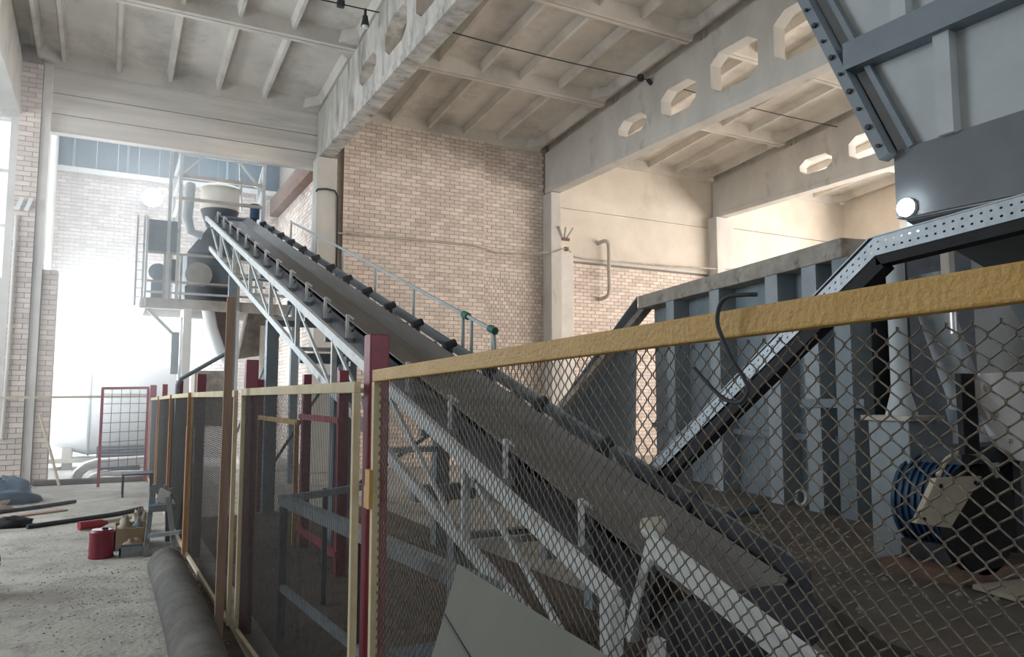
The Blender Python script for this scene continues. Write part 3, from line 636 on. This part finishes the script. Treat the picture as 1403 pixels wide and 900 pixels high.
# feed hopper overhead
hp = empty('feed_hopper', (4.5,1.2,2.4), 'large blue-grey steel hopper with bolted flange hanging above the fence', 'hopper')
HX = 3.5
def edge(z): return 2.38 + (z-2.94)*.445
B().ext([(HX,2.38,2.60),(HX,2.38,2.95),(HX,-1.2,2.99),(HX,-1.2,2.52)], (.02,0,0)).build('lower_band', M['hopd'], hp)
B().ext([(HX+.03,2.38,2.94),(HX+.03,edge(5.6),5.6),(HX+.03,-1.2,5.6),(HX+.03,-1.2,2.94)], (.012,0,0)).build('side_panel', M['hop'], hp)
B().ext([(HX+.03,2.38,2.6),(HX+.03,2.38,2.94),(HX+.03,edge(5.6),5.6),(HX+4,edge(5.6),5.6),(HX+2.2,2.38,2.94),(HX+2.2,2.38,2.6)], (0,-.012,0)).build('end_panel', M['hop'], hp)
B().bar((HX-.03,2.39,2.92),(HX-.03,edge(5.6),5.6), .06, .075, (1,0,0)).build('corner_flange', M['steel'], hp)
B().bar((HX+.01,2.28,2.95),(HX+.01,edge(5.6)-.11,5.6), .03, .05, (1,0,0)).build('corner_angle', M['steel'], hp)
for k in range(22):
    z = 2.98 + k*.115; B().cyl((HX-.085,edge(z)+.016,z),(HX-.06,edge(z)+.016,z), .015 if k % 2 else .010, 6).build('bolt', M['dark'], hp)
for z in (3.53, 4.5):
    B().bar((HX-.02,edge(z)-.04,z),(HX-.02,-1.2,z-.03), .10, .15).build('rib_channel', M['steel'], hp)
for (y, z0, z1) in ((2.09,2.95,3.46),(2.3,3.6,4.43),(1.2,2.95,3.46),(1.3,3.6,4.43)):
    B().bar((HX,y,z0),(HX,y,z1), .06, .08, (0,1,0)).build('rib_post', M['hop'], hp)
B().box(HX-.012,HX-.001,1.62,1.625,2.70,2.82).build('scratch', M['galv'], hp)
# sloping bottom of hopper and supports
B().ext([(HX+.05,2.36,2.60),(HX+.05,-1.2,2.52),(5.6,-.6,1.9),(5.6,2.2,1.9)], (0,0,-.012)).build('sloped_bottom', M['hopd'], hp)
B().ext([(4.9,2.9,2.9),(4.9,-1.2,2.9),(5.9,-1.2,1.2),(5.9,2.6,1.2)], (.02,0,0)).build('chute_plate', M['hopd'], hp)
B().bar((4.3,2.62,2.7),(4.3,2.62,2.2), .05, .05, (0,1,0)).build('hanger', M['dusty'], hp)
for y in (-1.1,): B().box(5.6,5.75,y-.08,y+.08,0.35,2.6).build('leg', M['steel'], hp)

fl2 = empty('floodlight', (3.47,2.32,2.62), 'small glaring work lamp below the hopper band above the perforated channel', 'floodlight')
B().cyl((3.475,2.31,2.64),(3.50,2.31,2.64), .046, 16).build('housing', M['galv'], fl2)
B().cyl((3.466,2.31,2.64),(3.475,2.31,2.64), .045, 16).build('lens', M['led'], fl2)
# perforated channel
pc = empty('perforated_channel', (3.45,3,1.1), 'galvanised perforated channel bent down from hopper to belt', 'channel')
PX = 3.44
def perf(y0, zt0, zb0, y1, zt1, zb1, n):
    b = B()
    for i in range(n):
        for j in range(2):
            def q(s, t):
                y = y0+(y1-y0)*(i+s)/n; zt = zt0+(zt1-zt0)*(i+s)/n; zb = zb0+(zb1-zb0)*(i+s)/n
                return (PX, y, zb+(zt-zb)*(j+t)/2)
            out = [(0,0),(.5,0),(1,0),(1,.5),(1,1),(.5,1),(0,1),(0,.5)]
            tc = .38 if j else .62
            inn = [(.5+.17*math.cos(a), tc+.12*math.sin(a)) for a in [math.pi*(1.25+.25*k) for k in range(8)]]
            b.add([q(*p) for p in out] + [q(*p) for p in inn], [(k,(k+1)%8,(k+1)%8+8,k+8) for k in range(8)])
    return b
pa = perf(1.0, 2.62, 2.52, 2.47, 2.515, 2.42, 34); pa.build('perforated_web', M['galv'], pc)
pb = perf(2.47, 2.515, 2.42, 4.42, 1.14, 1.04, 52); pb.build('perforated_web', M['galv'], pc)
for (a, b_) in (((1.0,2.62),(2.5,2.515)),((2.5,2.515),(4.42,1.14))):
    B().bar((PX+.04,a[0],a[1]),(PX+.04,b_[0],b_[1]), .09, .006).build('top_flange', M['galv'], pc)
for (a, b_, h) in (((1.0,2.49),(2.47,2.395),.05),((2.45,2.385),(4.38,1.0),.075)):
    B().bar((PX+.05,a[0],a[1]),(PX+.05,b_[0],b_[1]), .09, h).build('rubber_lip', M['black'], pc)
B().bar((PX+.09,1.0,2.56),(PX+.09,2.47,2.46), .004, .09).bar((PX+.09,2.47,2.45),(PX+.09,4.42,1.08), .004, .09).build('dark_backing', M['dark'], pc)  # dark strip imitating the shaded inside of the channel behind its holes
# pedestal and post
pd = empty('pump_pedestal', (5.8,4.05,.35), 'pale blue square steel pedestal with a round post on top', 'pedestal')
B().box(5.72,6.10,3.87,4.24,.35,1.5).build('column', M['ribs'], pd, bevel=.01)
B().box(5.68,6.14,3.83,4.28,1.5,1.54).build('cap_plate', M['dusty'], pd)
B().cyl((5.9,4.05,1.54),(5.9,4.05,2.9), .075, 16).cyl((5.9,4.05,1.54),(5.9,4.05,1.75), .13, 16, r2=.075).build('round_post', M['hop'], pd)
B().bar((6.04,4.05,1.54),(6.04,4.05,2.9), .02, .02, (0,1,0)).build('side_rod', M['dark'], pd)
du = empty('dust_duct', (6.5,3.9,.35), 'galvanised sloping round duct beside the pale pedestal', 'duct')
B().tube([(6.18,3.95,2.75),(6.24,3.92,2.4),(6.5,3.88,1.75),(6.55,3.86,1.45),(6.5,3.86,.36)], .14, 18).build('pipe', M['galv'], du)
B().tube([(6.23,3.95,2.62),(6.24,3.93,2.56)], .155, 18).build('collar', M['galv'], du)
B().cyl((6.52,3.87,1.62),(6.55,3.865,1.5), .165, 18).build('collar', M['steel'], du)
B().cyl((5.95,3.6,2.2),(5.95,3.6,2.9), .03, 12).solo('chrome_pipe', M['alu'], (5.95,3.6,2.2), 'short shiny vertical pipe under the hopper beside the pedestal post', 'pipe')
# drive motor with guard
mo = empty('drive_motor', (5.8,3.7,.35), 'oily blue drive motor with beige belt guard on the plinth', 'motor')
B().cyl((5.92,3.95,.86),(5.92,3.45,.86), .36, 28).build('housing', M['blue'], mo)
for k in range(8): B().cyl((5.92,3.92-k*.055,.86),(5.92,3.905-k*.055,.86), .38, 28).build('fin', M['blue'], mo)
B().cyl((5.72,3.40,.80),(5.72,3.30,.80), .40, 28).build('pulley', M['black'], mo)
B().ext([(4.76,3.2,.86),(5.0,3.2,1.14),(5.53,3.2,1.13),(5.13,3.2,.80)], (.02,.05,0)).build('guard_plate', M['beige'], mo)
for (x,z) in ((4.84,.88),(5.04,1.09),(5.44,1.09)): B().cyl((x,3.2,z),(x,3.19,z), .015, 8).build('bolt', M['black'], mo)
B().bar((5.0,3.25,.9),(5.6,3.36,.9), .04, .04).build('guard_arm', M['dark'], mo)
B().tube(smooth([(5.02,3.2,1.16),(5.14,3.2,1.27),(5.36,3.2,1.31),(5.58,3.2,1.25),(5.72,3.2,1.12)]), .018, 8).build('guard_hoop', M['dusty'], mo)
B().box(5.4,6.25,3.3,3.95,.35,.44).build('base', M['rust'], mo)
B().box(5.6,6.2,3.5,3.9,.44,.58).build('foot', M['dark'], mo)
m2 = empty('second_motor', (6.5,3.3,.35), 'dark teal drive motor standing beside the oily blue motor', 'motor')
B().cyl((6.62,3.35,.78),(6.62,2.9,.78), .26, 24).build('housing', M['blue'], m2)
B().box(6.42,6.82,2.95,3.3,.35,.56).build('base', M['dark'], m2)
B().cyl((6.62,2.9,.78),(6.62,2.84,.78), .28, 24).build('fan_cover', M['dark'], m2)
bx = empty('bearing_plate', (5.7,3.1,1.25), 'light grey bolted machine plate above the motors', 'plate')
B().ext([(5.40,3.1,1.86),(6.20,3.1,1.89),(6.20,3.1,1.20),(5.80,3.1,1.24),(5.55,3.1,1.42),(5.40,3.1,1.64)], (0,.05,0)).build('plate', M['box'], bx)
B().box(5.24,5.42,3.14,3.18,1.3,1.86).build('backing', M['black'], bx)
for (x,z,r) in ((5.46,1.76,.03),(5.56,1.57,.022),(5.72,1.38,.018),(5.9,1.8,.012)): B().cyl((x,3.1,z),(x,3.085,z), r, 12).build('bolt', M['dusty'], bx)
B().box(5.3,6.3,3.2,3.5,1.22,1.34).box(6.2,6.3,3.35,3.45,.5,1.3).build('bracket', M['dark'], bx)
B().ext([(5.38,3.22,.36),(5.30,2.9,.36),(6.1,2.7,.36),(6.2,3.1,.36)], (0,0,.03)).solo('floor_plate', M['beige'], (5.7,3,.36), 'loose beige plate lying on the plinth beside the motors', 'plate')
mc = empty('machine_casing', (7.1,1.5,.35), 'tall grey machine casing behind the drive motors', 'casing')
B().box(7.0,7.5,-1.6,4.05,.35,3.3).build('body', M['casing'], mc, bevel=.02)
for y in (2.4, .8): B().box(6.96,7.0,y-.03,y+.03,.4,3.2).build('seam_strip', M['casing'], mc)
B().box(7.62,8.2,4.15,5.35,.35,3.2).solo('gap_shade_block', M['dark'], (7.9,4.8,.35), 'dark block imitating the shaded gap between ribbed bin and pedestal', 'shade block', bevel=.02)  # dark block added where there is only a shaded void
# dark clutter between belt and bin
B().tube([(3.9,5.2,.42),(4.6,5.5,.46),(5.6,6.0,.44),(6.6,6.3,.43)], .05, 8).solo('loose_hose', M['cloth'], (4.6,5.5,.4), 'bluish hose lying on the plinth in front of the ribbed bin', 'hose')
B().tube([(3.62,4.4,.15),(3.70,3.3,.12),(3.72,2.2,.10),(3.70,1,.1)], .022, 8).solo('floor_conduit', M['dusty'], (3.7,3,.1), 'thin conduit along the foot of the plinth', 'conduit')
# ================================================================= WALL AND CEILING DETAILS
B().tube(smooth([(4.55,17.24,5.53),(6.5,17.24,5.55),(8.2,17.24,5.56),(8.95,17.3,5.45),(10.2,17.0,5.54),(10.45,16.93,5.58),(10.8,16.95,5.68),(11.5,17.25,5.53),(14,17.25,5.56),(16.2,17.0,5.58),(17,16.9,5.6)],3), .022, 8).solo('wall_conduit', M['dusty'], (8,17.24,5.5), 'thin conduit running along the brick walls past the columns', 'conduit')
B().tube(smooth([(12.05,17.40,6.0),(12.10,17.2,6.05),(12.2,17.12,6.06),(12.28,17.12,5.95),(12.28,17.12,5.3),(12.28,17.12,4.66),(12.2,17.15,4.48),(12.12,17.38,4.44)],3), .055, 12).solo('wall_pipe', M['dusty'], (12.2,17.15,4.4), 'vertical grey pipe loop on the wall beneath the concrete panels', 'pipe')
ins = empty('insulator_bracket', (10.75,16.95,5.75), 'small bracket of three slanted insulators above the pilaster', 'bracket')
for k, dx_ in enumerate((-.16,-.02,.14)): B().cyl((10.72+dx_*.5,16.95,5.98),(10.76+dx_*1.5,16.92,6.26), .035, 8).build('insulator', M['beam'], ins)
B().box(10.62,10.86,16.93,16.98,5.9,5.98).build('mount', M['rust'], ins)
B().box(10.70,10.80,16.9,16.98,5.62,5.72).build('bolt_block', M['rust'], ins)
B().tube([(3.98,16.88,6.35),(4.0,16.86,6.4),(4.2,16.85,6.44),(4.4,16.85,6.42),(4.48,16.88,6.3),(4.49,16.9,5.2),(4.49,16.9,4.2)], .022, 8).solo('column_cable', M['dark'], (4.4,16.86,5), 'dark cable wrapped round the grey concrete column', 'cable')
B().tube([(-1.74,17.12,.9),(-1.72,17.12,3.0),(-1.72,17.12,5.2)], .03, 8).solo('pier_pipe', M['white'], (-1.73,17.12,.9), 'white vertical pipe on the brick pier', 'pipe')
for k in range(2):
    B().bar((-1.72+k*.15,17.1,5.30),(-1.64+k*.15,17.08,5.55), .07, .05, (0,1,0)).solo('tube_lamp', M['tank'], (-1.69+k*.15,17.1,5.4), ('short white lamp tube tilted above the pipe on the brick pier', 'short white lamp tube tilted on the pier edge beside the concrete strip')[k], 'lamp', 'two white tubes on the brick pier')
for (y0, x0, x1, nm, zs) in ((12.7,-1.7,4.06,'left bay above the annex opening',8.68),(12.7,4.38,10.3,'bay with the tall brick wall',8.68),(12.7,10.62,16.4,'bay with the wall pipe',8.68)):
    pts = [(x0+(x1-x0)*t, y0, zs - .06*math.sin(math.pi*t)) for t in [i/14 for i in range(15)]]
    B().tube(pts, .012, 6).solo('ceiling_cable', M['dark'], (x0,y0,zs), 'thin dark cable strung under the roof slabs of the ' + nm, 'cable')
lp = empty('ceiling_lamp', (3.8,12.7,8.3), 'small dark bulkhead lamp hanging beside the streaked roof beam', 'lamp')
B().cyl((3.8,12.7,8.68),(3.8,12.7,8.55), .025, 10).cyl((3.8,12.7,8.55),(3.8,12.7,8.36), .045, 12, r2=.075).build('shade', M['dark'], lp)
B().cyl((3.8,12.7,8.37),(3.8,12.7,8.32), .06, 12, r2=.045).build('bulb', M['tank'], lp)
B().cbox((3.35,12.7,8.66), .12, .1, .11).solo('junction_box', M['dark'], (3.35,12.7,8.66), 'small dark junction box on the ceiling cable near the lamp', 'box')
jb = empty('beam_lamp', (10.25,12.7,8.5), 'small dark lamp and junction box at the cable end on the grey roof beam', 'lamp')
B().cyl((10.22,12.7,8.68),(10.32,12.7,8.60), .05, 12).build('socket', M['dark'], jb)
B().cyl((10.02,12.7,8.62),(10.02,12.7,8.74), .07, 12).build('box', M['dark'], jb)
# ================================================================= FLOOR ITEMS ON THE LEFT
# red mesh gate
rg = empty('mesh_gate', (.3,16.3,0), 'open red-framed gate with square wire mesh at the end of the fence', 'gate')
G0, G1 = Vector((-.10,16.1,0)), Vector((.70,16.75,0))
def g(t, z): p = G0.lerp(G1, t); return (p.x, p.y, z)
for t in (0, 1): B().bar(g(t,.02), g(t,1.86), .05, .05, (0,1,0)).build('stile', M['redl'], rg)
B().bar(g(0,1.85), g(1,1.87), .05, .05).build('top_rail', M['redl'], rg)
for i in range(1,5): B().bar(g(i/5,.28), g(i/5,1.83), .012, .012, (0,1,0)).build('wire', M['rust'], rg)
for i in range(9): B().bar(g(.02,.3+i*.18), g(.98,.3+i*.18), .012, .012).build('wire', M['rust'], rg)
# barrier tape
B().bar((-2.6,16.9,1.665),(.74,16.95,1.70), .006, .05).solo('barrier_tape', M['pale'], (-1,16.9,1.66), 'pale barrier strip stretched from the wall to the gate', 'tape')
B().box(-1.2,.75,16.95,17.15,0,.10).solo('threshold_kerb', M['earth'], (-.2,17,0), 'low earthy kerb along the annex threshold', 'kerb', bevel=.03)
# small table legs
tb = empty('small_stand', (.45,14.6,0), 'small dark metal stand in front of the red gate', 'stand')
B().box(.26,.74,14.4,14.9,.36,.39).build('top', M['dark'], tb)
for (x,y) in ((.28,14.42),(.72,14.42),(.28,14.88),(.72,14.88)): B().bar((x,y,0),(x,y,.36), .03, .03, (0,1,0)).build('leg', M['dark'], tb)
# trestle
tr = empty('steel_trestle', (.6,9.3,0), 'chipped grey-blue steel trestle standing against the fence', 'trestle')
for a, b_ in (((.42,9.05,0),(.47,9.2,.72)),((.70,8.85,0),(.62,9.1,.60)),((.46,9.75,0),(.48,9.45,.60)),((.68,9.8,0),(.64,9.5,.60))):
    B().bar(a, b_, .05, .05, (0,1,0)).build('leg', M['trestle'], tr)
B().box(.43,.70,9.05,9.5,.46,.53).build('top', M['trestle'], tr)
B().bar((.44,9.0,.22),(.74,8.85,.26), .06, .04).build('stretcher', M['trestle'], tr)
B().bar((.45,9.1,.12),(.69,9.0,.12), .04, .03).build('stretcher', M['trestle'], tr)
for (x, h) in ((.47,.20),(.53,.14),(.585,.19),(.64,.15)): B().box(x,x+.035,9.25,9.30,.53,.53+h).build('tine', M['trestle'], tr)
B().ext([(.50,9.2,.56),(.60,9.2,.52),(.66,9.2,.64),(.55,9.2,.70)], (0,.012,0)).solo('white_card', M['tank'], (.58,9.2,.55), 'small white card tilted on the top of the trestle', 'card')
# canister
cn = empty('canister', (.0,9.22,0), 'maroon metal drum standing on the dusty floor', 'drum')
B().cyl((0,9.22,0),(0,9.22,.27), .118, 28).cyl((0,9.22,.27),(0,9.22,.295), .118, 28, r2=.10).build('body', M['red'], cn)
for z in (.02,.26): B().cyl((0,9.22,z-.008),(0,9.22,z+.008), .123, 28).build('hoop', M['red'], cn)
B().cyl((.03,9.2,.295),(.03,9.2,.315), .03, 12).build('cap', M['dark'], cn)
ty = empty('steel_tray', (.29,9.2,0), 'grey steel tray on the floor beside the maroon drum', 'tray')
B().box(.17,.42,9.1,9.3,0,.015).build('base', M['trestle'], ty)
for (a,b_,c,d) in ((.17,.42,9.1,9.115),(.17,.42,9.285,9.3),(.17,.185,9.1,9.3),(.405,.42,9.1,9.3)): B().box(a,b_,c,d,.015,.10).build('side', M['trestle'], ty)
B().box(.13,.17,9.17,9.22,.06,.075).build('handle', M['trestle'], ty)
ck = empty('junk_box', (.3,9.75,0), 'open cardboard box full of rags behind the steel tray', 'box')
for (a,b_,c,d) in ((.12,.47,9.5,9.515),(.12,.47,9.985,10.0),(.12,.135,9.5,10),(.455,.47,9.5,10)): B().box(a,b_,c,d,0,.24).build('side', M['card'], ck)
B().box(.12,.47,9.5,10,0,.012).build('base', M['card'], ck)
def lump(c, sx, sy, sz, n=10, seed=0, k=.25):
    rr = random.Random(seed); b = B(); V = []; F = []; m = n//2
    for i in range(m+1):
        ph = math.pi/2*i/m
        for j in range(n):
            th = 2*math.pi*j/n; q = 1 + rr.uniform(-k, k)
            V.append((c[0]+sx*math.cos(ph)*math.cos(th)*q, c[1]+sy*math.cos(ph)*math.sin(th)*q, c[2]+(sz*math.sin(ph)*q if i else 0)))
    for i in range(m):
        for j in range(n): F.append((i*n+j, i*n+(j+1)%n, (i+1)*n+(j+1)%n, (i+1)*n+j))
    F.append(tuple(range(n-1,-1,-1))); F.append(tuple(m*n+j for j in range(n)))
    return b.add(V, F, True)
items = [('rag_heap',(.24,9.68,.012),.10,.14,.30,'rag','crumpled brown rag heap inside the cardboard box','rag'),
 ('rag_heap',(.37,9.8,.012),.075,.15,.27,'trestle','bluish bundle of rags inside the cardboard box','rag'),
 ('work_glove',(.30,9.40,0),.13,.06,.13,'card','brown crumpled work glove lying between tray and cardboard box','glove'),
 ('plastic_bag',(.02,10.3,0),.14,.10,.12,'tank','white crumpled plastic bag behind the maroon drum','bag'),
 ('paint_bucket_rag',(.42,10.7,0),.12,.15,.26,'rag','pale lumpy sack standing behind the trestle','sack'),
 ('tarpaulin',(-1.45,14.6,0),.55,.45,.36,'cloth','blue tarpaulin heap on the floor by the brick pier','tarpaulin'),
 ('crumpled_bags',(-1.55,13.55,0),.36,.26,.20,'rag','crumpled pale and pink bags in front of the blue tarpaulin','bag'),
 ('black_rag',(-1.05,11.9,0),.28,.2,.12,'black','black folded rag lying on the dusty floor beside the cables','rag')]
for i, (nm, c, sx, sy, sz, mk, lb, ct) in enumerate(items):
    lump(c, sx, sy, sz, 14, i).solo(nm, M[mk], c, lb, ct)
B().tube([(-.26,11.15,.06),(-.02,11.25,.06),(.06,11.28,.06)], .055, 12, rs=[.055,.055,.02]).solo('plastic_bottle', M['redl'], (-.1,11.2,0), 'red plastic bottle lying on the floor near the cables', 'bottle')
# cables and boards on the floor
B().tube(smooth([(-1.9,12.9,.03),(-1.0,13.5,.03),(-.55,13.9,.03),(-.4,14.1,.02)]), .028, 8).solo('floor_cable', M['dark'], (-1,13.5,0), 'thick dark cable near the blue tarpaulin on the floor', 'cable')
B().tube(smooth([(-.85,11.6,.03),(-.3,11.95,.03),(.2,12.3,.03),(.5,12.7,.03)]), .03, 8).solo('floor_cable', M['dark'], (-.3,12,0), 'thick dark cable running from the black rag towards the fence', 'cable')
B().tube(smooth([(-.3,11.5,.025),(.2,11.75,.025),(.55,12.2,.025)]), .022, 8).solo('floor_cable', M['dusty'], (.2,11.7,0), 'dusty thinner cable beside the red bottle', 'cable')
B().bar((-1.3,12.7,.012),(-.5,13.2,.012), .16, .02).solo('floor_board', M['wood'], (-1,13,0), 'brown board lying flat between the floor cables', 'board')
# corrugated duct
cd = []; rr = []
for i in range(131):
    t = i/130; cd.append((.53+.05*math.sin(t*2.2)-.06*t, 7.75-3.9*t, .155)); rr.append(.156 if i % 2 else .139)
B().tube(cd, .15, 22, rs=rr).solo('corrugated_pipe', M['duct'], (.53,6.5,0), 'thick grey corrugated flexible pipe lying along the fence', 'pipe')
# object at left edge: tyre
ty2 = empty('rubber_tyre', (-1.02,8.05,0), 'dark rubber tyre lying on the dusty floor', 'tyre')
tp = [Vector((-1.02+.17*math.cos(a), 8.0, .26+.17*math.sin(a))) for a in [2*math.pi*i/32 for i in range(33)]]
B().tube(tp, .085, 12).build('tread', M['black'], ty2)
B().cyl((-1.02,8.05,.26),(-1.02,7.95,.26), .12, 20).build('hub', M['rust'], ty2)
# rubble: uncountable bits on the floor
rb_ = B(); q = random.Random(3)
def pebble(x, y, s, z=0):
    h = s*q.uniform(.4,.8); a = q.random()*6
    pts = [(x+s*math.cos(a+i*1.57)*q.uniform(.7,1.2), y+s*math.sin(a+i*1.57)*q.uniform(.7,1.2), z) for i in range(4)]
    top = [(x+(p[0]-x)*.5, y+(p[1]-y)*.5, z+h) for p in pts]
    rb_.add(pts+top, [(3,2,1,0),(4,5,6,7),(0,1,5,4),(1,2,6,5),(2,3,7,6),(3,0,4,7)])
for i in range(1500):
    r_ = q.random()
    if r_ < .45: pebble(q.uniform(.60,.80), q.uniform(3.5,9.2), q.uniform(.006,.022))
    elif r_ < .75: pebble(-.1+q.gauss(0,.35), 7.6+q.gauss(0,.9), q.uniform(.004,.011))
    else: pebble(q.uniform(-1.6,.6), q.uniform(5,14), q.uniform(.004,.012))
tag(rb_.build('floor_rubble', M['stones']), 'small scattered stones and crumbs on the dusty floor', 'rubble', kind='stuff')
rb_ = B()
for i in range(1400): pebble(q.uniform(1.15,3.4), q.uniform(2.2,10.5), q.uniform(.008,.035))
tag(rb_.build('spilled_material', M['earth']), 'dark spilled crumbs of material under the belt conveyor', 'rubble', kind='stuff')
rb_ = B()
for i in range(500):
    y = q.uniform(3.0,8.0); pebble(q.uniform(max(4.0, 3.9+(y-2.85)*.6), 6.8), y, q.uniform(.008,.03), .351)
tag(rb_.build('plinth_crumbs', M['stones']), 'small crumbs scattered over the concrete plinth', 'rubble', kind='stuff')

# ================================================================= HAZE of dust in the annex and in front of it
def haze(name, x0, x1, y0, y1, z1, dens, label):
    hm = bpy.data.materials.new(name); hm.use_nodes = True; N_ = hm.node_tree.nodes; N_.remove(N_['Principled BSDF'])
    vsn = N_.new('ShaderNodeVolumeScatter'); vsn.inputs['Color'].default_value = (.90,.96,1,1); vsn.inputs['Density'].default_value = dens; vsn.inputs['Anisotropy'].default_value = .35
    hm.node_tree.links.new(vsn.outputs[0], N_['Material Output'].inputs['Volume'])
    tag(B().box(x0, x1, y0, y1, .03, z1).build(name, hm), label, 'haze', kind='stuff')
haze('annex_haze', -1.2, 4.0, 17.8, 22.6, 8.0, .08, 'bright dust haze hanging inside the annex round the crusher')
haze('dust_haze', -7.2, 1.4, 12.6, 16.9, 7.15, .075, 'thin bluish dust haze in front of the brick pier')
